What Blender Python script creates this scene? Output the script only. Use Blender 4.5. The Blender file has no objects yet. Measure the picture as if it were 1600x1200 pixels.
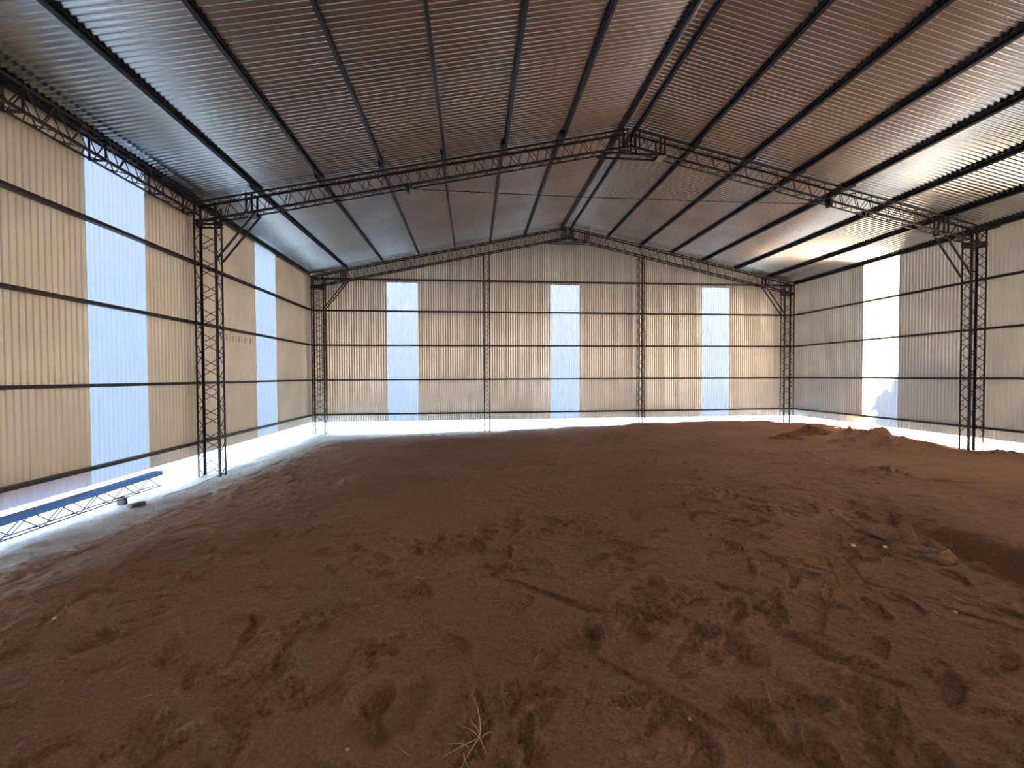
import bpy, math, random
import numpy as np
from mathutils import Vector
random.seed(7)
rng = np.random.default_rng(11)
S = bpy.context.scene
C = S.collection

# ------------------------------------------------------------------ layout (metres, camera eye at the origin)
XL, XR, YB, YF = -5.10, 11.34, 13.53, -7.70      # inner faces of the sheet walls
XM = 3.12                                        # ridge
Z0 = -1.44                                       # lower edge of the wall sheets
GZ = -1.80                                       # outside ground
def purlin_z(x): return 4.91 - .215*abs(x-XM)    # underside of the purlins
def roof_z(x): return 5.005 - .215*abs(x-XM)     # middle of the roof sheets
PITCH, AMP = .0762, .0112

# ------------------------------------------------------------------ helpers
def tag(o, label=None, cat=None, group=None, kind=None):
    if label: o['label'] = label
    if cat: o['category'] = cat
    if group: o['group'] = group
    if kind: o['kind'] = kind
    return o
def empty(name, loc):
    o = bpy.data.objects.new(name, None); o.location = loc; C.objects.link(o)
    o.empty_display_size = .2
    return o
class MB:
    def __init__(s, org=(0, 0, 0)): s.v = []; s.f = []; s.o = Vector(org)
    def add(s, vs, fs):
        n = len(s.v); s.v += [tuple(Vector(v)-s.o) for v in vs]; s.f += [tuple(i+n for i in f) for f in fs]
    def prism(s, A, B, prof, up):
        """sweep an open or closed 2D outline (list of (a,b), closed loop) from A to B; a along side, b along up"""
        A = Vector(A); B = Vector(B); d = (B-A).normalized(); up = Vector(up)
        side = d.cross(up).normalized(); u = side.cross(d).normalized()
        n = len(prof)
        vs = [A+side*a+u*b for a, b in prof]+[B+side*a+u*b for a, b in prof]
        fs = [(i, (i+1) % n, n+(i+1) % n, n+i) for i in range(n)]
        fs += [tuple(range(n-1, -1, -1)), tuple(range(n, 2*n))]
        s.add(vs, fs)
    def box(s, A, B, w, h, up=(0, 0, 1)):
        s.prism(A, B, [(-w/2, -h/2), (w/2, -h/2), (w/2, h/2), (-w/2, h/2)], up)
    def rod(s, A, B, r, n=6):
        d = Vector(B)-Vector(A)
        up = (0, 0, 1) if abs(d.normalized().z) < .9 else (0, 1, 0)
        s.prism(A, B, [(r*math.cos(2*math.pi*i/n), r*math.sin(2*math.pi*i/n)) for i in range(n)], up)
    def build(s, name, mat, parent=None, smooth=False):
        me = bpy.data.meshes.new(name); me.from_pydata(s.v, [], s.f); me.update()
        me.materials.append(mat)
        if smooth: me.polygons.foreach_set('use_smooth', [True]*len(me.polygons))
        o = bpy.data.objects.new(name, me); C.objects.link(o)
        if parent: o.parent = parent
        else: o.location = s.o
        return o
def npmesh(name, verts, faces, mat, parent=None, smooth=True):
    me = bpy.data.meshes.new(name)
    me.vertices.add(len(verts)); me.vertices.foreach_set('co', np.asarray(verts, np.float32).ravel())
    faces = np.asarray(faces, np.int32); n, k = faces.shape
    me.loops.add(n*k); me.loops.foreach_set('vertex_index', faces.ravel())
    me.polygons.add(n); me.polygons.foreach_set('loop_start', np.arange(0, n*k, k, dtype=np.int32))
    me.polygons.foreach_set('loop_total', np.full(n, k, np.int32))
    me.polygons.foreach_set('use_smooth', np.full(n, smooth))
    me.update(calc_edges=True); me.validate()
    me.materials.append(mat)
    o = bpy.data.objects.new(name, me); C.objects.link(o)
    if parent: o.parent = parent
    return o

# ------------------------------------------------------------------ materials
def newmat(name):
    m = bpy.data.materials.new(name); m.use_nodes = True
    nt = m.node_tree; b = nt.nodes['Principled BSDF']
    return m, nt, b
def node(nt, t, **kw):
    n = nt.nodes.new(t)
    for k, v in kw.items():
        if hasattr(n, k): setattr(n, k, v)
        else: n.inputs[k].default_value = v
    return n
def ramp(nt, fac, stops):
    r = nt.nodes.new('ShaderNodeValToRGB'); e = r.color_ramp.elements
    e[0].position, e[0].color = stops[0][0], (*stops[0][1], 1)
    e[1].position, e[1].color = stops[1][0], (*stops[1][1], 1)
    for p, c in stops[2:]:
        x = e.new(p); x.color = (*c, 1)
    nt.links.new(fac, r.inputs[0]); return r
def steel(name, col, rough=.45, var=.5):
    m, nt, b = newmat(name)
    g = node(nt, 'ShaderNodeNewGeometry')
    n = node(nt, 'ShaderNodeTexNoise', Scale=3.0, Detail=5.0)
    nt.links.new(g.outputs['Position'], n.inputs['Vector'])
    r = ramp(nt, n.outputs['Fac'], [(.35, tuple(c*(1-var*.5) for c in col)), (.7, tuple(c*(1+var) for c in col))])
    nt.links.new(r.outputs[0], b.inputs['Base Color'])
    b.inputs['Roughness'].default_value = rough
    return m
M = {}
M['frame'] = steel('dark_painted_steel', (.014, .010, .016), .5)
M['purlin'] = steel('navy_painted_steel', (.007, .010, .020), .4)
M['girt'] = steel('dark_brown_steel', (.022, .018, .020), .5)
M['blue'] = steel('bright_blue_paint', (.09, .32, 1.0), .4, .05)
M['bluerod'] = steel('thin_blue_black_rod', (.04, .05, .14), .5, .3)
M['block'] = steel('weathered_block', (.10, .075, .065), .9, .4)
M['grey'] = steel('galvanised_plate', (.25, .25, .26), .5, .2)
M['brick'] = steel('fired_brick', (.22, .11, .08), .9, .4)
M['stone'] = steel('pale_stone', (.62, .58, .52), .8, .2)

def sheet_mat(name, axis, col, metallic=.45, rough=.45, stain=False):
    """zinc sheet: faint tone change sheet by sheet, light blotches"""
    m, nt, b = newmat(name)
    g = node(nt, 'ShaderNodeNewGeometry')
    sp = node(nt, 'ShaderNodeSeparateXYZ'); nt.links.new(g.outputs['Position'], sp.inputs[0])
    mu = node(nt, 'ShaderNodeMath', operation='MULTIPLY'); mu.inputs[1].default_value = 1/.99
    nt.links.new(sp.outputs[axis], mu.inputs[0])
    fl = node(nt, 'ShaderNodeMath', operation='FLOOR'); nt.links.new(mu.outputs[0], fl.inputs[0])
    wn = node(nt, 'ShaderNodeTexWhiteNoise', noise_dimensions='1D'); nt.links.new(fl.outputs[0], wn.inputs['W'])
    no = node(nt, 'ShaderNodeTexNoise', Scale=1.3, Detail=4.0)
    nt.links.new(g.outputs['Position'], no.inputs['Vector'])
    a = node(nt, 'ShaderNodeMath', operation='MULTIPLY_ADD'); a.inputs[1].default_value = .35
    nt.links.new(wn.outputs['Value'], a.inputs[0]); nt.links.new(no.outputs['Fac'], a.inputs[2])
    r = ramp(nt, a.outputs[0], [(.3, tuple(c*.82 for c in col)), (.95, tuple(c*1.1 for c in col))])
    out = r.outputs[0]
    if stain:   # brown run-off marks under one girt of the left wall
        def rng_mask(sock, lo, hi):
            c1 = node(nt, 'ShaderNodeMath', operation='GREATER_THAN'); c1.inputs[1].default_value = lo
            c2 = node(nt, 'ShaderNodeMath', operation='LESS_THAN'); c2.inputs[1].default_value = hi
            mm = node(nt, 'ShaderNodeMath', operation='MULTIPLY')
            nt.links.new(sock, c1.inputs[0]); nt.links.new(sock, c2.inputs[0])
            nt.links.new(c1.outputs[0], mm.inputs[0]); nt.links.new(c2.outputs[0], mm.inputs[1]); return mm
        my = rng_mask(sp.outputs['Y'], 8.9, 10.15); mz = rng_mask(sp.outputs['Z'], .76, .90)
        w = node(nt, 'ShaderNodeMath', operation='MULTIPLY'); w.inputs[1].default_value = 2*math.pi/PITCH/1.5
        nt.links.new(sp.outputs['Y'], w.inputs[0])
        sn = node(nt, 'ShaderNodeMath', operation='SINE'); nt.links.new(w.outputs[0], sn.inputs[0])
        gt = node(nt, 'ShaderNodeMath', operation='GREATER_THAN'); gt.inputs[1].default_value = .35
        nt.links.new(sn.outputs[0], gt.inputs[0])
        m1 = node(nt, 'ShaderNodeMath', operation='MULTIPLY'); m2 = node(nt, 'ShaderNodeMath', operation='MULTIPLY')
        nt.links.new(my.outputs[0], m1.inputs[0]); nt.links.new(mz.outputs[0], m1.inputs[1])
        nt.links.new(m1.outputs[0], m2.inputs[0]); nt.links.new(gt.outputs[0], m2.inputs[1])
        mx = node(nt, 'ShaderNodeMix', data_type='RGBA')
        m3 = node(nt, 'ShaderNodeMath', operation='MULTIPLY'); nt.links.new(m2.outputs[0], m3.inputs[0]); nt.links.new(no.outputs['Fac'], m3.inputs[1])
        nt.links.new(m3.outputs[0], mx.inputs['Factor']); nt.links.new(out, mx.inputs['A'])
        mx.inputs['B'].default_value = (.2, .09, .06, 1)
        out = mx.outputs['Result']
    nt.links.new(out, b.inputs['Base Color'])
    b.inputs['Metallic'].default_value = metallic; b.inputs['Roughness'].default_value = rough
    return m
M['sheet_x'] = sheet_mat('zinc_sheet_back', 'X', (.80, .79, .765), .75, .33)
M['sheet_y'] = sheet_mat('zinc_sheet_side', 'Y', (.77, .79, .78))
M['sheet_stain'] = sheet_mat('zinc_sheet_left', 'Y', (.72, .71, .66), stain=True)
M['roof'] = sheet_mat('zinc_roof_sheet', 'Y', (.70, .725, .73), 1.0, .22)

def panel_mat():
    """ribbed fibreglass: lets light through diffusely"""
    m = bpy.data.materials.new('fibreglass_panel'); m.use_nodes = True
    nt = m.node_tree; nt.nodes.clear()
    out = node(nt, 'ShaderNodeOutputMaterial')
    t = node(nt, 'ShaderNodeBsdfTranslucent'); t.inputs['Color'].default_value = (.108, .117, .137, 1)
    d = node(nt, 'ShaderNodeBsdfDiffuse'); d.inputs['Color'].default_value = (.5, .52, .54, 1)
    mx = node(nt, 'ShaderNodeMixShader'); mx.inputs[0].default_value = PANEL_T
    nt.links.new(d.outputs[0], mx.inputs[1]); nt.links.new(t.outputs[0], mx.inputs[2])
    nt.links.new(mx.outputs[0], out.inputs[0]); return m
PANEL_T = .7
M['panel'] = panel_mat()

def soil_mat(name, c0, c1, scale=1.0, bump=.35, other=None):
    m, nt, b = newmat(name)
    g = node(nt, 'ShaderNodeNewGeometry')
    n1 = node(nt, 'ShaderNodeTexNoise', Scale=.7*scale, Detail=6.0, Roughness=.6)
    n2 = node(nt, 'ShaderNodeTexNoise', Scale=60.0, Detail=6.0, Roughness=.7)
    n3 = node(nt, 'ShaderNodeTexNoise', Scale=350.0, Detail=3.0)
    for n in (n1, n2, n3): nt.links.new(g.outputs['Position'], n.inputs['Vector'])
    r1 = ramp(nt, n1.outputs['Fac'], [(.3, c0), (.7, c1)])
    r2 = ramp(nt, n2.outputs['Fac'], [(.33, (.66, .64, .62)), (.66, (1.2, 1.18, 1.15))])
    mx = node(nt, 'ShaderNodeMix', data_type='RGBA', blend_type='MULTIPLY'); mx.inputs['Factor'].default_value = 1
    nt.links.new(r1.outputs[0], mx.inputs['A']); nt.links.new(r2.outputs[0], mx.inputs['B'])
    res = mx.outputs['Result']
    if other:   # spilled sand and the painted pale brightness blend along the shared edge
        at = node(nt, 'ShaderNodeAttribute', attribute_name='edge_mix')
        n4 = node(nt, 'ShaderNodeTexNoise', Scale=9.0, Detail=6.0, Roughness=.7); nt.links.new(g.outputs['Position'], n4.inputs['Vector'])
        ad = node(nt, 'ShaderNodeMath', operation='ADD'); nt.links.new(at.outputs['Fac'], ad.inputs[0]); nt.links.new(n4.outputs['Fac'], ad.inputs[1])
        r3 = ramp(nt, ad.outputs[0], [(.72, (0, 0, 0)), (1.1, (1, 1, 1))])
        m4 = node(nt, 'ShaderNodeMix', data_type='RGBA'); nt.links.new(r3.outputs[0], m4.inputs['Factor'])
        nt.links.new(res, m4.inputs['A']); m4.inputs['B'].default_value = (*other, 1); res = m4.outputs['Result']
    nt.links.new(res, b.inputs['Base Color'])
    b.inputs['Roughness'].default_value = .95
    b.inputs['Specular IOR Level'].default_value = .15
    n5 = node(nt, 'ShaderNodeTexNoise', Scale=16.0, Detail=7.0, Roughness=.65, Distortion=.6); nt.links.new(g.outputs['Position'], n5.inputs['Vector'])
    b0 = node(nt, 'ShaderNodeBump', Strength=.9, Distance=.05); nt.links.new(n5.outputs['Fac'], b0.inputs['Height'])
    b1 = node(nt, 'ShaderNodeBump', Strength=bump, Distance=.02); nt.links.new(b0.outputs[0], b1.inputs['Normal'])
    b2 = node(nt, 'ShaderNodeBump', Strength=bump*.6, Distance=.004)
    nt.links.new(n2.outputs['Fac'], b1.inputs['Height']); nt.links.new(n3.outputs['Fac'], b2.inputs['Height'])
    nt.links.new(b1.outputs[0], b2.inputs['Normal']); nt.links.new(b2.outputs[0], b.inputs['Normal'])
    return m
M['sand'] = soil_mat('red_brown_sand', (.285, .172, .123), (.385, .232, .165), other=(.42, .36, .32))
M['clod'] = soil_mat('dark_damp_soil', (.16, .085, .055), (.26, .14, .09), 4)
M['ground'] = soil_mat('ground_painted_skylit', (.42, .40, .39), (.60, .57, .55), 1.2, other=(.36, .28, .23))  # pale colour carries the skylight from the wall gaps; the soil is brown
M['leaf'] = steel('added_shrub_leaf', (.06, .11, .03), .6, .5)
M['bark'] = steel('shrub_bark', (.10, .07, .05), .9, .4)
M['grass'] = steel('green_grass', (.18, .34, .08), .7, .4)
M['straw'] = steel('dry_straw', (.55, .42, .26), .8, .3)

# ------------------------------------------------------------------ corrugated sheets
def sheet(pos0, pos1, fixed, axis, ztop, zbot, sgn):
    """vertical ribbed wall strip; axis 'x' runs along X at Y=fixed, 'y' runs along Y at X=fixed"""
    n = max(2, int(round((pos1-pos0)/PITCH*10)))
    t = np.linspace(pos0, pos1, n+1)
    off = AMP*np.sin(2*np.pi*t/PITCH)*sgn
    tz = np.array([ztop(v) for v in t]); bz = np.full(n+1, zbot)
    if axis == 'x': a = np.stack([t, fixed+off, bz], 1); b = np.stack([t, fixed+off, tz], 1)
    else: a = np.stack([fixed+off, t, bz], 1); b = np.stack([fixed+off, t, tz], 1)
    i = np.arange(n)
    return np.concatenate([a, b]), np.stack([i, i+1, n+1+i+1, n+1+i], 1)
def join(parts):
    V = []; F = []; k = 0
    for v, f in parts:
        V.append(v); F.append(f+k); k += len(v)
    return np.concatenate(V), np.concatenate(F)
def wall(name, parts, mat):
    v, f = join(parts); return tag(npmesh(name, v, f, mat), kind='structure')

eaveL = roof_z(XL)-.012; eaveR = roof_z(XR)-.012
winL = [(5.975, 6.975), (10.22, 11.22), (1.6, 2.6), (-3.2, -2.2)]
winR = [(9.93, 10.92), (5.0, 6.0), (0.2, 1.2), (-4.6, -3.6)]
winB = [(-2.735, -1.76), (2.605, 3.585), (7.92, 8.915)]
def solid(a, b, wins):
    cuts = sorted(wins); out = []; p = a
    for w0, w1 in cuts:
        out.append((p, w0)); p = w1
    out.append((p, b)); return out
wall('wall_left', [sheet(a, b, XL, 'y', lambda t: eaveL, Z0, 1) for a, b in solid(YF, YB, winL)], M['sheet_stain'])
wall('wall_right', [sheet(a, b, XR, 'y', lambda t: eaveR, Z0, -1) for a, b in solid(YF, YB, winR)], M['sheet_y'])
gable = lambda t: roof_z(t)+.004
WT = 3.03
wall('wall_back', [sheet(a, b, YB, 'x', gable, Z0, 1) for a, b in solid(XL, XR, winB)] +
     [sheet(a, b, YB, 'x', gable, WT, 1) for a, b in winB], M['sheet_x'])
wall('wall_front', [sheet(XL, XR, YF, 'x', gable, Z0, 1)], M['sheet_x'])
k = 0
for (a, b) in winL:
    k += 1; v, f = sheet(a-.04, b+.04, XL-.004, 'y', lambda t: eaveL, Z0, 1); tag(npmesh('window_%d' % k, v, f, M['panel']), kind='structure')
for (a, b) in winB:
    k += 1; v, f = sheet(a-.04, b+.04, YB+.004, 'x', lambda t: WT+.03, Z0, 1); tag(npmesh('window_%d' % k, v, f, M['panel']), kind='structure')
for (a, b) in winR:
    k += 1; v, f = sheet(a-.04, b+.04, XR+.004, 'y', lambda t: eaveR, Z0, -1); tag(npmesh('window_%d' % k, v, f, M['panel']), kind='structure')
# roof: ribs run from eave to ridge
def roof_half(xe):
    n = int((YB+.15-YF+.15)/PITCH*10); t = np.linspace(YF-.15, YB+.15, n+1)
    off = AMP*np.sin(2*np.pi*t/PITCH)
    xs = np.linspace(xe, XM, 5); rows = [np.stack([np.full(n+1, x), t, roof_z(x)+off], 1) for x in xs]
    F = []; i = np.arange(n)
    for r in range(4): F.append(np.stack([r*(n+1)+i, r*(n+1)+i+1, (r+1)*(n+1)+i+1, (r+1)*(n+1)+i], 1))
    return np.concatenate(rows), np.concatenate(F)
wall('ceiling', [roof_half(XL-.12), roof_half(XR+.12)], M['roof'])

# ------------------------------------------------------------------ ground
def vnoise(x, y, s, seed):
    r = np.random.default_rng(seed).random((512, 512))
    x = x/s+1000; y = y/s+1000; i = np.floor(x).astype(int); j = np.floor(y).astype(int)
    u = x-i; w = y-j; u = u*u*(3-2*u); w = w*w*(3-2*w)
    g = lambda a, b: r[a % 512, b % 512]
    return (g(i, j)*(1-u)+g(i+1, j)*u)*(1-w)+(g(i, j+1)*(1-u)+g(i+1, j+1)*u)*w-.5
def fbm(x, y, s, seed, n=4, gain=.5):
    h = 0; a = 1
    for k in range(n): h = h+a*vnoise(x, y, s/2**k, seed+k); a *= gain
    return h
def grid(xs, ys, zf):
    X, Y = np.meshgrid(xs, ys); Z = zf(X, Y); nx, ny = len(xs), len(ys)
    V = np.stack([X, Y, Z], -1).reshape(-1, 3)
    i, j = np.meshgrid(np.arange(nx-1), np.arange(ny-1)); a = (j*nx+i).ravel()
    return V, np.stack([a, a+1, a+nx+1, a+nx], 1)
def graded(stops):
    """stops: (position, step) pairs"""
    p = stops[0][0]; out = [p]
    while p < stops[-1][0]:
        st = np.interp(p, [s[0] for s in stops], [s[1] for s in stops]); p += st; out.append(p)
    return np.array(out)
def ground_z(X, Y):
    base = GZ+.05*fbm(X, Y, 2.5, 3, 3)+.03*fbm(X, Y, .3, 31, 4)
    near = np.exp(-((X+5.0)/.9)**2)*np.exp(-((Y-5.0)/2.0)**2)*.06
    pit = .45*np.clip(1.5*(np.minimum(np.minimum(X+4.1, 10.6-X), np.minimum(12.75-.25*np.clip(-X, 0, 4)-Y, Y+7))), 0, 1)
    far = np.clip((np.maximum(np.maximum(-X-9, X-15), np.maximum(Y-18, -Y-12)))/30, 0, 1)
    return base+near-far*.3-pit
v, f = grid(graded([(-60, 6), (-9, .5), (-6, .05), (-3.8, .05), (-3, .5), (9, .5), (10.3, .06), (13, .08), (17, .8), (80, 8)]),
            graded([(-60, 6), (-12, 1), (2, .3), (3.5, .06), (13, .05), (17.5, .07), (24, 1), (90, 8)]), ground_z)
tag(npmesh('floor', v, f, M['ground']), 'ground running under the walls to the outside, skylight painted into its pale colour', None, None, 'structure')

# sand pad: crest points round its edge (x, y, z) and inner heights
edge = [(-4.55, -7.4, -1.78), (-4.50, 2.0, -1.76), (-4.42, 4.3, -1.76), (-4.45, 5.1, -1.78), (-4.42, 5.8, -1.78), (-4.25, 6.6, -1.79), (-4.12, 7.4, -1.78),
        (-3.95, 8.0, -1.79), (-4.05, 9.5, -1.80), (-4.1, 10.8, -1.80), (-3.95, 11.8, -1.80), (-2.65, 12.6, -1.79), (-1.2, 13.0, -1.79),
        (.43, 13.2, -1.78), (1.9, 13.2, -1.73), (3.4, 13.2, -1.68), (5.6, 13.25, -1.60), (7.2, 13.2, -1.57), (8.3, 13.1, -1.52), (9.6, 13.1, -1.56),
        (10.6, 13.3, -1.62), (11.0, 12.9, -1.62), (11.0, 11.8, -1.55), (10.95, 10.6, -1.53), (10.9, 9.3, -1.58), (10.85, 8.1, -1.65), (10.85, 7.1, -1.63),
        (10.85, 2, -1.63), (10.85, -7.4, -1.66)]
E = np.array(edge)
inner = np.array([(0, 3, -1.63), (3, 3, -1.62), (-3, 4, -1.67), (0, 7, -1.66), (4, 7, -1.62), (8, 7, -1.60), (8, 3, -1.6), (3, 10.5, -1.66),
                  (8, 10.5, -1.60), (-2.5, 8, -1.72), (-3, 1, -1.66), (2, 0, -1.62), (0, 10.5, -1.72), (2, -6, -1.62), (7, -3, -1.62), (-2.6, -4, -1.66)])
P = np.concatenate([E, inner])
def pad_z(X, Y, detail=True):
    wsum = 0; zs = 0
    for x, y, z in P:
        w = 1/((X-x)**2+(Y-y)**2+.15)**1.6; wsum = wsum+w; zs = zs+w*z
    Z = zs/wsum
    # signed distance outside the crest line
    poly = np.concatenate([E[:, :2], E[:1, :2]]); d = np.full(X.shape, 1e9); ins = np.zeros(X.shape, bool)
    for (x0, y0), (x1, y1) in zip(poly[:-1], poly[1:]):
        dx, dy = x1-x0, y1-y0; t = np.clip(((X-x0)*dx+(Y-y0)*dy)/(dx*dx+dy*dy), 0, 1)
        d = np.minimum(d, np.hypot(X-x0-t*dx, Y-y0-t*dy))
        if y0 != y1: ins ^= ((y0 > Y) != (y1 > Y)) & (X < (x1-x0)*(Y-y0)/(y1-y0)+x0)
    out = np.where(ins, 0, d)+.12*fbm(X, Y, .6, 77, 4)*(d < .5)
    Z = Z-np.clip(out, 0, .9)*.8
    if not detail: return Z
    und = .035*fbm(X, Y, 1.9, 5, 3)+.014*fbm(X, Y, .55, 21, 3)
    # trampled hummocks
    r = 1-np.abs(2*fbm(X*1.0+.3*Y, Y, .22, 41, 3, .55))
    und = und+.013*(r-.6)+.011*fbm(X, Y, .075, 51, 3)+.006*fbm(X, Y*1.5, .032, 55, 2)
    Z = Z+und
    def spot(x, y, r, depth, rim, sx=1., ang=0.):
        nonlocal Z
        c, s = math.cos(ang), math.sin(ang); U = ((X-x)*c+(Y-y)*s)/sx; W = -(X-x)*s+(Y-y)*c
        q = np.hypot(U, W)/r
        Z = Z-depth*np.exp(-(q**4))+rim*np.exp(-((q-1.35)/.3)**2)
    spot(-.52, 2.13, .085, .06, .018); spot(-.42, 2.05, .15, .02, .014, 1.4, .9)
    spot(.74, 2.53, .06, .055, .012); spot(.66, 2.5, .14, .015, .01, 1.3, .2)
    spot(1.42, 3.09, .065, .06, .012); spot(1.3, 3.0, .12, .014, .008, 1.5, .4)
    spot(2.65, 3.89, .14, .05, .012, 1.9, -.3); spot(1.55, 2.95, .06, .03, .006)
    spot(-1.25, 2.35, .16, .03, .015, 1.5, .5); spot(1.5, 2.2, .11, .03, .01, 1.6, .3); spot(1.9, 1.95, .10, .035, .01, 1.7, -.5)
    # excavated hole on the right with a ragged crust beside it
    hx = X-4.62-.10*(Y-3.0); wob = .10*fbm(X, Y, .3, 91, 3)
    q = np.maximum(np.abs(hx)/(.30)+wob*2, 0); along = (Y-2.85)/1.0
    Z = Z-.42*np.exp(-(q**4))*np.exp(-(np.abs(along)**4))
    Z = Z+.085*np.exp(-(((X-4.12)/.17)**2))*np.exp(-(((Y-3.45)/.42)**2))*(1+2.5*fbm(X, Y, .12, 95, 3))
    Z = Z-.10*np.exp(-(((X-4.75)/.5)**2+((Y-4.4)/.5)**2))*(1+1.5*fbm(X, Y, .2, 97, 3))
    Z = Z-.08*np.exp(-(((X-6.5)/.9)**2+((Y-4.35)/.28)**2))
    for x, y, rr, a in ((3.2, 5.3, .35, .05), (6.57, 5.97, .35, .06), (-2.06, 6.83, .12, .05), (9.9, 9.9, .2, .1), (10.2, 9.7, .15, .1), (8.7, 9.6, .15, .05)):
        Z = Z+a*np.exp(-(((X-x)**2+(Y-y)**2)/rr**2))*(.6+3*np.abs(fbm(X, Y, .15, 99, 3)))
    return Z
def stamp(V, x, y, ang, L, W, depth, tread):
    """press one shoe print into the vertices"""
    c, s = math.cos(ang), math.sin(ang)
    sel = np.where((np.abs(V[:, 0]-x) < L) & (np.abs(V[:, 1]-y) < L))[0]
    if not len(sel): return
    dx = V[sel, 0]-x; dy = V[sel, 1]-y; U = (dx*c+dy*s)/(L/2); T = (-dx*s+dy*c)
    half = W/2*(.82+.22*np.sin(U*2.2+.6)-.18*np.exp(-((U+.15)/.25)**2))
    q = np.maximum(np.abs(U), np.abs(T/half)); q = (np.abs(U)**3+np.abs(T/half)**3)**(1/3)
    inside = 1/(1+np.exp((q-1)*20))
    tr = 0
    if tread == 1: tr = np.sin(U*L/2*2*np.pi/.034)
    elif tread == 2: tr = np.sin((U*L/2+np.abs(T)*.8)*2*np.pi/.036)
    elif tread == 3: tr = np.sin(U*L/2*2*np.pi/.03)*np.sin(T*2*np.pi/.03)
    rim = np.exp(-((q-1.2)/.15)**2)
    V[sel, 2] += inside*(-depth+.006*tr)+rim*depth*.7
xs = graded([(-6.2, .09), (-4.8, .03), (-3.5, .022), (-1.8, .0095), (2.6, .0095), (4.0, .014), (5.2, .022), (9, .045), (10.5, .04), (11.6, .04)])
ys = graded([(-7.6, .3), (0, .12), (1.1, .03), (1.4, .0085), (3.6, .0105), (6, .019), (9, .032), (13.9, .035)])
v, f = grid(xs, ys, pad_z)
prng = random.Random(5)
for i in range(520):
    if i < 300: x = prng.uniform(-3.2, 4.2); y = 1.3+3.4*prng.random()**1.2
    else: x = prng.uniform(-3.6, 9.5); y = prng.uniform(4, 11.5)
    stamp(v, x, y, prng.choice([.7, 1.0, 1.4, 2.4, -.9, .2])+prng.uniform(-.5, .5), prng.uniform(.24, .30), prng.uniform(.09, .115),
          prng.uniform(.010, .017), prng.choice([1, 2, 2, 3, 0]))
for i in range(110):    # drag marks and toe scuffs
    x = prng.uniform(-3.5, 7); y = 1.3+6*prng.random()**1.3
    stamp(v, x, y, prng.uniform(-1.0, 1.2), prng.uniform(.25, .8), prng.uniform(.025, .06), prng.uniform(.006, .013), 0)
sand = npmesh('sand_fill', v, f, M['sand'])
tag(sand, 'red brown sand fill covered in footprints inside the shed', 'sand', None, 'stuff')

def edge_dist(X, Y):
    poly = np.concatenate([E[:, :2], E[:1, :2]]); d = np.full(X.shape, 1e9)
    for (x0, y0), (x1, y1) in zip(poly[:-1], poly[1:]):
        dx, dy = x1-x0, y1-y0; t = np.clip(((X-x0)*dx+(Y-y0)*dy)/(dx*dx+dy*dy), 0, 1)
        d = np.minimum(d, np.hypot(X-x0-t*dx, Y-y0-t*dy))
    return d
def inside_pad(X, Y):
    poly = np.concatenate([E[:, :2], E[:1, :2]]); ins = np.zeros(X.shape, bool)
    for (x0, y0), (x1, y1) in zip(poly[:-1], poly[1:]):
        if y0 != y1: ins ^= ((y0 > Y) != (y1 > Y)) & (X < (x1-x0)*(Y-y0)/(y1-y0)+x0)
    return ins
for o_, rad in ((sand, .32), (bpy.data.objects['floor'], .45)):
    n_ = len(o_.data.vertices); co = np.empty(n_*3, np.float32); o_.data.vertices.foreach_get('co', co); co = co.reshape(-1, 3)
    a_ = o_.data.attributes.new('edge_mix', 'FLOAT', 'POINT'); dd_ = edge_dist(co[:, 0], co[:, 1]); dd_ = np.where(inside_pad(co[:, 0], co[:, 1]), dd_, 0) if o_ is sand else dd_
    a_.data.foreach_set('value', (.62*np.exp(-dd_/rad)).astype(np.float32))
def padh(x, y):
    return float(pad_z(np.array([[x]]), np.array([[y]]), False)[0, 0])

# earth heaps
def heap(x, y, rx, ry, h, seed, label, z=None):
    n = 90; t = np.linspace(-1.25, 1.25, n); X, Y = np.meshgrid(t, t)
    wx = X*rx; wy = Y*ry
    q = np.hypot(X, Y)+.35*fbm(wx, wy, .7, seed, 3)
    Z = h*np.clip(1-q, -.35, 1)*(1+.9*fbm(wx, wy, .35, seed+9, 3))+.35*h*fbm(wx, wy, .22, seed+19, 4)*(q < .95)+.10*fbm(wx, wy, .09, seed+29, 3)*np.clip(1-q, 0, 1)
    V = np.stack([wx, wy, Z-.02], -1).reshape(-1, 3)
    i, j = np.meshgrid(np.arange(n-1), np.arange(n-1)); a = (j*n+i).ravel()
    F = np.stack([a, a+1, a+n+1, a+n], 1)
    keep = ((q < 1.12).reshape(-1)[F]).all(1)
    F = F[keep]; used = np.unique(F); mp = np.zeros(len(V), int); mp[used] = np.arange(len(used))
    o = npmesh('dirt_mound', V[used], mp[F], M['clod' if seed in (202, 203) else 'sand'])
    o.location = (x, y, padh(x, y) if z is None else z)
    return tag(o, label, 'mound of dirt', None, 'thing')
heap(9.15, 8.45, 1.25, .75, .26, 201, 'largest ragged heap of loose dirt, at the foot of the right wall window')
heap(7.75, 9.55, .60, .30, .12, 202, 'left one of two low dark clod heaps near the far right corner')
heap(9.0, 10.2, .72, .35, .19, 203, 'right and taller of two dark clod heaps near the far right corner')
heap(10.42, 7.2, .75, .45, .13, 204, 'low dirt heap spilling against the near right lattice column')

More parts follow.
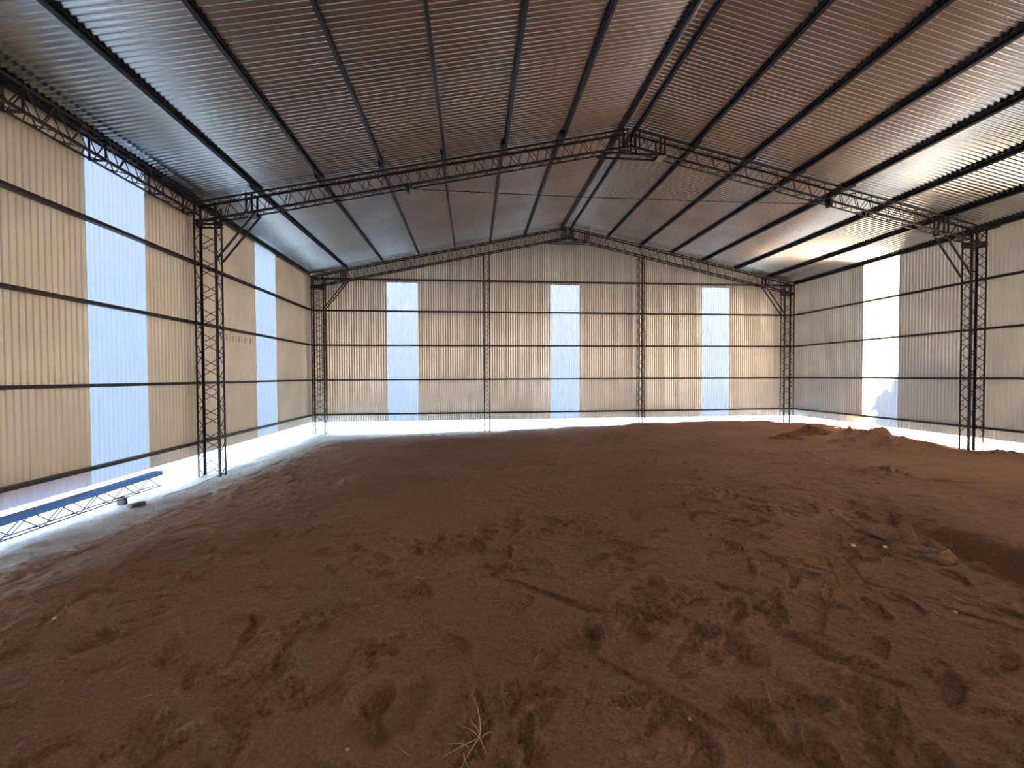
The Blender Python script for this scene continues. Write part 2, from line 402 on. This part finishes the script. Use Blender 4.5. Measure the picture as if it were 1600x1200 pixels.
# ------------------------------------------------------------------ lattice members
def ord_(n): return ['first', 'second', 'third', 'fourth', 'fifth', 'sixth', 'seventh', 'eighth', 'ninth'][n]
def lattice(root, A, B, u, v, w, h, cs, period, rod=.007, mat='frame', faces=(0, 1, 2, 3), matl=None):
    """four angle-iron chords round the axis A-B with bent-rod lacing on each face"""
    A = Vector(A); B = Vector(B); u = Vector(u).normalized(); v = Vector(v).normalized(); org = root.location
    ax = (B-A).normalized(); L = (B-A).length
    corners = [(-1, -1), (1, -1), (1, 1), (-1, 1)]
    for sx, sy in corners:
        o = u*(sx*w/2)+v*(sy*h/2); m = MB(org)
        th = .005
        p = A+o; q = B+o
        m.box(p-u*(sx*cs/2), q-u*(sx*cs/2), 1e-9+cs if abs(ax.cross(v).normalized().dot(u)) > .5 else th, th if abs(ax.cross(v).normalized().dot(u)) > .5 else cs, v)
        m.box(p-v*(sy*cs/2), q-v*(sy*cs/2), th, cs, v)
        m.build('chord', M[mat], root)
    n = max(2, int(round(L/(period/2))))
    for fi in faces:
        a = corners[fi]; b = corners[(fi+1) % 4]
        oa = u*(a[0]*w/2)+v*(a[1]*h/2); ob = u*(b[0]*w/2)+v*(b[1]*h/2)
        m = MB(org)
        for k in range(n):
            p = A+ax*(L*k/n)+(oa if k % 2 == 0 else ob); q = A+ax*(L*(k+1)/n)+(ob if k % 2 == 0 else oa)
            m.rod(p, q, rod, 5)
        m.build('lacing', M[matl or mat], root)
FR = [(7.86, 8.05), (13.17, 13.36)]     # the two planes of each frame
def top_c(x): return purlin_z(x)-.05
for fi, (ya, yb) in enumerate(FR):
    ym = (ya+yb)/2; fn = ['near frame', 'back frame'][fi]
    for side, (xo, xi) in (('left', (-4.95, -4.57)), ('right', (11.06, 10.69))):
        zb = [GZ-.03, GZ-.05][fi]
        if side == 'right': zb = -1.74
        ztop = top_c(xo)-.03
        r = empty('lattice_column', ((xo+xi)/2, ym, zb))
        tag(r, ['tall dark lattice column standing clear of the corner beside the %s wall' % side,
                'dark lattice column in the far %s corner of the shed' % side][fi], 'column', 'dark lattice columns of the side walls', 'thing')
        lattice(r, ((xo+xi)/2, ym, zb), ((xo+xi)/2, ym, ztop), (1, 0, 0), (0, 1, 0), abs(xi-xo), yb-ya, .032, .44 if fi == 0 else .40)
        m = MB(r.location)
        for zz in (top_c(xi)-.40, top_c(xi)-.46+.0):
            for y in (ya, yb): m.box((xo, y, zz), (xi, y, zz), .025, .03)
            for x in (xo, xi): m.box((x, ya, zz), (x, yb, zz), .025, .03)
        m.build('cap_frame', M['frame'], r)
        # rafter half
        s = 1 if side == 'left' else -1
        rt = empty('rafter_truss', (xo, ym, top_c(xo)-.36))
        tag(rt, ['%s half of the nearer lattice rafter, rising from its column to the ridge' % side,
                 '%s half of the lattice rafter in front of the back wall' % side][fi], 'roof truss', 'lattice rafters of the roof', 'thing')
        H = .36; x0 = xo+s*0; A = (x0, ym, top_c(x0)-H/2); B = (XM, ym, top_c(XM)-H/2)
        d = (Vector(B)-Vector(A)).normalized(); up = Vector((0, 1, 0)).cross(d)*(1 if s < 0 else -1)
        up = up if up.z > 0 else -up
        lattice(rt, A, B, (0, 1, 0), up, yb-ya, H*.978, .030, .36 if fi == 0 else .30)
        # stiffener posts where the pieces are bolted together
        spots = {'left': [(-4.0, 'joint_post'), (XM-.12, 'ridge_post')], 'right': [(3.76, 'joint_post'), (10.06, 'joint_post'), (XM+.12, 'ridge_post')]}[side]
        for px, nm in spots:
            m = MB(rt.location)
            for dx in (-.05, .05):
                for y in (ya, yb):
                    m.box((px+dx, y, top_c(px)-H-.02), (px+dx, y, top_c(px)+.01), .028, .028, (0, 1, 0))
            m.build(nm, M['frame'], rt)
            if nm == 'joint_post':
                m = MB(rt.location)
                m.box((px-.07, ym, top_c(px-s*.0)-H-.03), (px+.07, ym, top_c(px)-H-.03+s*0), yb-ya+.05, .012)
                tag(m.build('joint_plate', M['grey'], rt), 'grey bolted joint plate')
        # knee brace
        kb = empty('knee_brace', (xi, ym, 2.12))
        tag(kb, ['pair of slanting brace bars from the near %s column up to its rafter' % side,
                 'pair of slanting brace bars in the far %s corner' % side][fi], 'brace', 'slanting knee braces', 'thing')
        ex = xi+s*.68
        for y in (ya, yb):
            m = MB(kb.location); m.box((xi, y, 2.12), (ex, y, top_c(ex)-H-.01), .028, .028, (0, 1, 0)); m.build('bar', M['frame'], kb)
    # collar tie at the ridge
    ct = empty('collar_tie', (XM, ym, top_c(XM)-.55))
    tag(ct, ['short horizontal tie under the ridge of the nearer rafter', 'short horizontal tie under the ridge of the rafter by the back wall'][fi],
        'tie bar', 'short ties under the ridge', 'thing')
    for y in (ya, yb):
        m = MB(ct.location); zt = top_c(3.76)-.36-.01; m.box((2.48, y, zt), (3.76, y, zt), .03, .03); m.build('bar', M['frame'], ct)

# gable columns at the back wall
for x, lab in ((.455, 'slim lattice post of the back wall, left of the middle window'), (5.60, 'slim lattice post of the back wall, right of the middle window')):
    zb = padh(x, 13.2)-.06; zt = top_c(x)-.38
    r = empty('gable_post', (x, 13.27, zb)); tag(r, lab, 'column', 'slim lattice posts of the back wall', 'thing')
    lattice(r, (x, 13.27, zb), (x, 13.27, zt), (1, 0, 0), (0, 1, 0), .20, .18, .026, .30, .005)

# eave truss along the top of the near left wall
r = empty('eave_truss', (-4.93, 4.2, 2.83)); tag(r, 'long lattice girder along the top of the left wall, nearer the camera', 'lattice girder', None, 'thing')
lattice(r, (-4.91, -.3, 3.02), (-4.91, 7.86, 3.02), (1, 0, 0), (0, 0, 1), .20, .30, .030, .34, .007)
for yy in (4.95, 5.95, 6.95, 7.7):
    m = MB(r.location)
    for x in (-5.01, -4.81): m.box((x, yy, 2.87), (x, yy+.0, 3.17), .018, .018, (0, 1, 0))
    m.box((-5.02, yy, 2.87), (-4.78, yy, 2.87), .03, .018); m.box((-5.02, yy, 3.17), (-4.79, yy, 3.17), .018, .018)
    m.build('cross_frame', M['frame'], r)

# ------------------------------------------------------------------ girts: lipped channels laid on their side
def channel(d, h, t=.003, lip=.014):
    """outline of a C section, d wide (side), h high (up)"""
    return [(-d/2, -h/2), (d/2, -h/2), (d/2, -h/2+lip), (d/2-t, -h/2+lip), (d/2-t, -h/2+t), (-d/2+t, -h/2+t), (-d/2+t, h/2-t), (d/2-t, h/2-t),
            (d/2-t, h/2-lip), (d/2, h/2-lip), (d/2, h/2), (-d/2, h/2)]
def channel_h(d, h, t=.003, lip=.012):
    """C lying flat: web on the underside/top"""
    return [(-d/2, -h/2), (d/2, -h/2), (d/2, h/2), (d/2-lip, h/2), (d/2-lip, h/2-t), (d/2-t, h/2-t), (d/2-t, -h/2+t), (-d/2+t, -h/2+t),
            (-d/2+t, h/2-t), (-d/2+lip, h/2-t), (-d/2+lip, h/2), (-d/2, h/2)]
def girt(A, B, label, group, flip=False):
    r = MB(A); pr = channel_h(.085, .045)
    if flip: pr = [(a, -b) for a, b in pr][::-1]
    r.prism(A, B, pr, (0, 0, 1)); o = r.build('wall_girt', M['girt'])
    return tag(o, label, 'wall rail', group, 'thing')
lev = ['lowest', 'second lowest', 'second highest', 'highest']
YS = 7.955
for i in range(4):
    z = -1.2+1.1*i
    for side, X, s in (('left', XL, 1), ('right', XR, -1)):
        x = X+s*.056
        girt((x, YF+.1, z), (x, YS-.004, z), '%s dark rail on the %s wall, part nearer than the lattice column' % (lev[i], side), 'rails of the %s wall' % side, i == 0)
        girt((x, YS+.004, z), (x, YB-.1, z), '%s dark rail on the %s wall, between column and far corner' % (lev[i], side), 'rails of the %s wall' % side, i > 1)
    girt((XL+.10, YB-.06, z), (XR-.10, YB-.06, z), '%s of the five dark rails across the back wall' % ['lowest', 'second lowest', 'middle', 'second highest'][i], 'rails of the back wall', i > 1)
girt((XL+.10, YB-.06, 3.10), (XR-.10, YB-.06, 3.20-.06), 'topmost of the five dark rails, over the back wall windows', 'rails of the back wall')

# ------------------------------------------------------------------ purlins
offs_l = [8.10, 7.0, 5.89, 4.76, 3.62, 2.47, 1.33, .145]
offs_r = [8.10, 7.09, 5.88, 4.70, 3.59, 2.51, 1.35, .16]
for side, s, offs in (('left', -1, offs_l), ('right', 1, offs_r)):
    for i, d in enumerate(offs):
        x = XM+s*d; h = .088; up = Vector((s*.215, 0, 1)).normalized()
        for b, (y0, y1, dx) in enumerate(((YF+.1, 8.10, 0), (7.80, YB-.05, 0.052))):
            xx = x+dx*(1 if s > 0 else -1)*(1 if i < 7 else 0)
            if i == 7: y0 = 8.0 if b else y0; y1 = y1 if b else 7.99
            A = (xx, y0, purlin_z(xx)+h/2); B = (xx, y1, purlin_z(xx)+h/2)
            m = MB(A); pr = channel(.045, h)
            if s > 0: pr = [(-a, c) for a, c in pr][::-1]
            m.prism(A, B, pr, up)
            if i == 0: nm = 'eave purlin on the %s slope' % side
            elif i == 7: nm = 'ridge purlin on the %s slope' % side
            else: nm = '%s purlin above the eave, %s slope' % (ord_(i), side)
            o = m.build('roof_purlin', M['purlin'])
            tag(o, 'dark %s, %s the nearer rafter' % (nm, ['before', 'beyond'][b]), 'purlin', 'purlins under the roof sheets', 'thing')

# ------------------------------------------------------------------ tie cable
tc = empty('tie_cable', (-1.17, 7.84, 3.52)); tag(tc, 'thin sagging tie cable stretched between the two halves of the nearer rafter', 'cable', None, 'thing')
m = MB(tc.location); pts = []
for k in range(25):
    t = k/24; pts.append((-1.17+8.5*t, 7.84, 3.50+.02*t-.16*t*(1-t)))
for a, b in zip(pts[:-1], pts[1:]): m.rod(a, b, .007, 6)
m.build('wire', M['frame'], tc)
for x, z in ((-1.17, 3.50), (7.33, 3.52)):
    m = MB(tc.location); m.box((x, 7.84, z-.07), (x, 7.84, z+.09), .05, .11, (0, 1, 0)); m.box((x-.07, 7.86, z+.05), (x+.07, 7.86, z+.05), .05, .05)
    m.build('clamp', M['frame'], tc)

# ------------------------------------------------------------------ blue lattice beam lying by the left wall
bx = -4.84
bb = empty('blue_lattice_beam', (bx, 5.0, -1.68)); tag(bb, 'spare lattice beam with a bright blue top lying along the foot of the left wall', 'lattice beam', None, 'thing')
y0, y1 = 2.2, 6.78; zt, zb_ = -1.475, -1.665
m = MB(bb.location); pr = [(-.06, -.036), (-.06, .028), (.06, .028), (.06, -.036), (.056, -.036), (.056, .024), (-.056, .024), (-.056, -.036)]
m.prism((bx, y0, zt), (bx, y1, zt+.01), pr[::-1], (0, 0, 1)); tag(m.build('top_channel', M['blue'], bb), 'bright blue top channel')
for s in (-1, 1):
    m = MB(bb.location); m.box((bx+s*.05, y0, zb_), (bx+s*.05, y1-.03, zb_+.01), .012, .012); m.build('bottom_chord', M['frame'], bb)
    m = MB(bb.location); n = 21
    for k in range(n):
        ya = y0+(y1-y0-.05)*k/n; yb = y0+(y1-y0-.05)*(k+1)/n
        za, zc = (zt-.02, zb_) if (k+(s > 0)) % 2 else (zb_, zt-.02)
        m.rod((bx+s*.05, ya, za), (bx+s*.05, yb, zc), .0065, 5)
    m.build('lacing', M['bluerod'], bb)
m = MB(bb.location)
for k in range(21):
    ya = y0+(y1-y0-.05)*k/21; yb = y0+(y1-y0-.05)*(k+1)/21; s = 1 if k % 2 else -1
    m.rod((bx-s*.05, ya, zb_), (bx+s*.05, yb, zb_), .0045, 5)
m.build('lacing', M['bluerod'], bb)
# brick stub under the beam and a flat stone
def rough_block(name, loc, dims, mat, seed, label, cat):
    import bmesh
    bm = bmesh.new(); bmesh.ops.create_cube(bm, size=1)
    bmesh.ops.subdivide_edges(bm, edges=bm.edges[:], cuts=4, use_grid_fill=True)
    rr = random.Random(seed)
    for v_ in bm.verts:
        c = v_.co; l = max(abs(c.x), abs(c.y), abs(c.z)); rad = c.length
        c *= 1-.28*(rad-.5)
        c += Vector((rr.uniform(-1, 1), rr.uniform(-1, 1), rr.uniform(-1, 1)))*.03
        v_.co = (c.x*dims[0], c.y*dims[1], c.z*dims[2])
    me = bpy.data.meshes.new(name); bm.to_mesh(me); bm.free(); me.materials.append(mat)
    for p_ in me.polygons: p_.use_smooth = True
    o = bpy.data.objects.new(name, me); o.location = loc; C.objects.link(o); o.rotation_euler.z = rr.uniform(-.3, .3)
    return tag(o, label, cat, None, 'thing')
gz = lambda x, y: float(ground_z(np.array([[x]]), np.array([[y]]))[0, 0])
rough_block('brick', (-4.89, 6.18, gz(-4.89, 6.18)+.04), (.10, .07, .14), M['block'], 1, 'brown brick propping up the far end of the blue beam', 'brick')
rough_block('flat_stone', (-4.66, 6.12, gz(-4.66, 6.12)+.02), (.09, .20, .05), M['block'], 2, 'flat dark stone on the pale ground beside the blue beam', 'stone')

# clods and light pebbles on the sand
vv = v  # vertices of the sand
def sand_h(x, y):
    i = int(np.searchsorted(xs, x)); j = int(np.searchsorted(ys, y)); return float(vv[j*len(xs)+i, 2])
for n_, (x, y, r_, lab) in enumerate(((-.56, 1.83, .008, 'tiny white pebble below the round pit at the bottom left'),
                                      (3.55, 3.5, .016, 'small white pebble left of the excavated hole'),
                                      (3.75, 3.38, .012, 'small pale pebble at the crusted edge of the hole'),
                                      (3.25, 2.45, .011, 'small white pebble on the sand at the right, below the hole'),
                                      (1.02, 1.83, .008, 'tiny pale pebble near the bottom edge, right of the straw'),
                                      (-2.95, 3.15, .009, 'pale pebble on the sand at the far left foreground'))):
    o = rough_block('pebble', (x, y, sand_h(x, y)+r_*.4), (2*r_, 1.6*r_, 1.3*r_), M['stone'], 20+n_, lab, 'pebble')
    o['group'] = 'pale pebbles on the sand'
for n_, (x, y, d_, lab) in enumerate(((4.05, 3.62, .17, 'cracked lump of crusted earth at the upper end of the hole edge'),
                                      (4.02, 3.38, .14, 'cracked lump of crusted earth in the middle of the hole edge'),
                                      (4.0, 3.14, .12, 'cracked lump of crusted earth nearest the deep hole'))):
    o = rough_block('dirt_clod', (x, y, sand_h(x, y)-.005), (d_*1.3, d_*1.5, .09), M['sand'], 40+n_, lab, 'clod of earth'); o['group'] = 'crusted lumps beside the hole'

# dry straw tuft
def curve_stalk(m, p, d, L, bend, r):
    p = Vector(p); d = Vector(d).normalized(); n = 7
    for k in range(n):
        q = p+d*(L/n); m.rod(p, q, r*(1-.6*k/n), 4); p = q; d = (d+Vector(bend)/n).normalized()
st = empty('dry_straw', (.02, 1.83, sand_h(.02, 1.83))); tag(st, 'tuft of dry pale straw lying on the sand at the bottom edge', 'dry straw', None, 'thing')
sp_ = [((.02, 1.83), (-.9, -.5, .12), .20, (0, 0, -.2)), ((.02, 1.83), (-.6, -.9, .1), .17, (.2, 0, -.2)), ((.02, 1.83), (.12, .45, .75), .17, (-.9, .2, .2)),
       ((.02, 1.83), (-.7, .5, .4), .10, (0, 0, -.8)), ((.02, 1.83), (.3, -.9, .1), .09, (0, 0, -.3)), ((-.03, 1.79), (-.9, .3, .3), .10, (0, 0, -1)),
       ((.03, 1.83), (.7, .3, .5), .06, (0, 0, -1.5)), ((-.05, 1.76), (.1, -.9, .15), .12, (.5, 0, 0)), ((.02, 1.84), (-.2, .1, .9), .07, (-.7, .5, -1))]
for (a, dd, L, bd) in sp_:
    m = MB(st.location); curve_stalk(m, (a[0], a[1], st.location.z+.012), dd, L, bd, .0022); m.build('stalk', M['straw'], st)
for n_, (x, y, lab) in enumerate(((-.9, 2.58, 'short straw lying left of the round pit'), (-1.15, 2.55, 'short pale straw further left of the round pit'),
                                  (-1.45, 3.45, 'lone straw on the sand in the left middle distance'), (.12, 2.95, 'curled straw on the sand near the centre'),
                                  (-1.72, 2.33, 'bent straw on the sand at the left foreground'), (-.28, 1.78, 'straw poking up at the very bottom edge'))):
    z = sand_h(x, y)+.01; m = MB((x, y, z)); curve_stalk(m, (x, y, z), (math.cos(n_*2.1), math.sin(n_*1.3)*.6, .15), .07, (.2, .6, -.2), .0018)
    tag(m.build('straw', M['straw']), lab, 'straw', 'loose straws on the sand', 'thing')

# a thin cord on the pale ground between the blue beam and the column
m = MB((-4.6, 6.5, GZ)); pts = []
for k in range(30):
    t = k/29; x = -4.62+.06*math.sin(t*5); y = 6.55+1.9*t; pts.append((x, y, gz(x, y)+.012))
for a, b in zip(pts[:-1], pts[1:]): m.rod(a, b, .006, 5)
tag(m.build('cord', M['brick']), 'thin cord on the pale ground from the blue beam to the near left column', 'cord', None, 'thing')

# ------------------------------------------------------------------ outside: shrubs behind the right wall, mostly unseen rows added to block low sun; grass behind the back wall
def added_shrub(x, y, h, wd, seed, label):
    wd *= 1.1
    r = empty('added_shrub', (x, y, GZ-.1)); tag(r, label, 'added_shrub', 'shrubs added outside the right wall to block low sun', 'thing')
    rr = np.random.default_rng(seed); m = MB(r.location)
    for k in range(7):
        a = k*.9; m.rod((x, y, GZ-.1), (x+wd*.35*math.cos(a), y+wd*.35*math.sin(a), GZ+h*(.5+.06*k)), .025, 5)
    m.build('added_shrub_stem', M['bark'], r)
    n = 5200
    u = rr.random(n); ph = rr.random(n)*2*np.pi
    zz = h*(.03+.97*rr.random(n)**.8); prof = wd*(.55+.45*np.sin(zz/h*2.4))*np.sqrt(np.clip(1.02-(zz/h)**3, 0, 1))
    lob = .8+.2*np.sin(ph*3+seed)+.15*np.sin(ph*7+zz*4)
    R = prof*np.sqrt(u)*lob
    c = np.stack([R*np.cos(ph), R*np.sin(ph), zz], 1)
    a = rr.normal(size=(n, 3)); a /= np.linalg.norm(a, axis=1)[:, None]; b = np.cross(a, rr.normal(size=(n, 3))); b /= np.linalg.norm(b, axis=1)[:, None]
    a *= .125; b *= .075
    V = np.stack([c-a, c+b, c+a, c-b], 1).reshape(-1, 3); F = np.arange(4*n).reshape(-1, 4)
    npmesh('added_shrub_foliage', V, F, M['leaf'], r, False)
k = 0
for y, x, h in [(12.9-2.9*q, 16.4, (2.45, 2.55, 3.05, 2.6, 2.5, 2.7, 2.5, 2.6, 2.5)[q]) for q in range(9)]+[(11.4-2.9*q, 19.9, (3.0, 3.2, 3.4, 3.1, 3.0, 3.1, 3.0, 3.1, 3.0)[q]) for q in range(9)]:
    added_shrub(x, y, h, 1.3, 300+k, 'dark leafy shrub outside the right wall, one of the rows added to block low sun'); k += 1
n = 5000
gx = rng.uniform(-4.6, 2.2, n); gy = 14.6+rng.random(n)*3.6; keep = fbm(gx, gy, 1.2, 61, 2) > -.12+.03*gx
gx, gy = gx[keep], gy[keep]; n = len(gx); zz = ground_z(gx, gy)
a = rng.random(n)*np.pi; hh = rng.uniform(.03, .09, n); V = np.stack([
    np.stack([gx-.012*np.cos(a), gy-.012*np.sin(a), zz-.01], 1), np.stack([gx+.012*np.cos(a), gy+.012*np.sin(a), zz-.01], 1),
    np.stack([gx+.03*np.sin(a*3), gy+.03*np.cos(a*5), zz+hh], 1)], 1).reshape(-1, 3)
tag(npmesh('grass', V, np.arange(3*n).reshape(-1, 3), M['grass'], None, False), 'thin green grass outside, seen under the left part of the back wall', 'grass', None, 'stuff')

# ------------------------------------------------------------------ light
SKY, SUN, EXPO = 9.0, 270.0, 0.88
w = bpy.data.worlds.new('sky'); S.world = w; w.use_nodes = True
bg = w.node_tree.nodes['Background']; bg.inputs[0].default_value = (.58, .79, 1.0, 1); bg.inputs[1].default_value = SKY
sl = bpy.data.lights.new('sun', 'SUN'); sl.energy = SUN; sl.color = (1, .66, .33); sl.angle = math.radians(1)
so = bpy.data.objects.new('sun', sl); C.objects.link(so); so.location = (30, -8, 8)
sd = Vector((.90, -.40, .155)).normalized(); so.rotation_euler = sd.to_track_quat('Z', 'Y').to_euler()

# ------------------------------------------------------------------ camera
F_, YAW, PIT, ROL = 639.4, .0952, -.0193, -.0045
cd = bpy.data.cameras.new('camera'); cam = bpy.data.objects.new('camera', cd); C.objects.link(cam)
cd.sensor_width = 36; cd.lens = F_*36/1600; cd.clip_end = 300; cd.clip_start = .05
fw = Vector((math.sin(YAW)*math.cos(PIT), math.cos(YAW)*math.cos(PIT), math.sin(PIT)))
rt_ = Vector((math.cos(YAW), -math.sin(YAW), 0)); up_ = rt_.cross(fw)
r2 = rt_*math.cos(ROL)+up_*math.sin(ROL); u2 = -rt_*math.sin(ROL)+up_*math.cos(ROL)
from mathutils import Matrix
cam.matrix_world = Matrix(((r2.x, u2.x, -fw.x, 0), (r2.y, u2.y, -fw.y, 0), (r2.z, u2.z, -fw.z, 0), (0, 0, 0, 1)))
S.camera = cam

S.view_settings.view_transform = 'Standard'; S.view_settings.look = 'None'
S.view_settings.gamma = 1; S.view_settings.use_curve_mapping = False; S.view_settings.exposure = EXPO
cy = S.cycles
cy.use_denoising = True; cy.denoiser = 'OPENIMAGEDENOISE'
cy.max_bounces = 9; cy.diffuse_bounces = 6; cy.glossy_bounces = 5; cy.transmission_bounces = 6; cy.transparent_max_bounces = 6
cy.caustics_reflective = True; cy.caustics_refractive = False; cy.sample_clamp_indirect = 12; cy.blur_glossy = .3
cy.use_guiding = True; cy.use_surface_guiding = True; cy.guiding_training_samples = 32
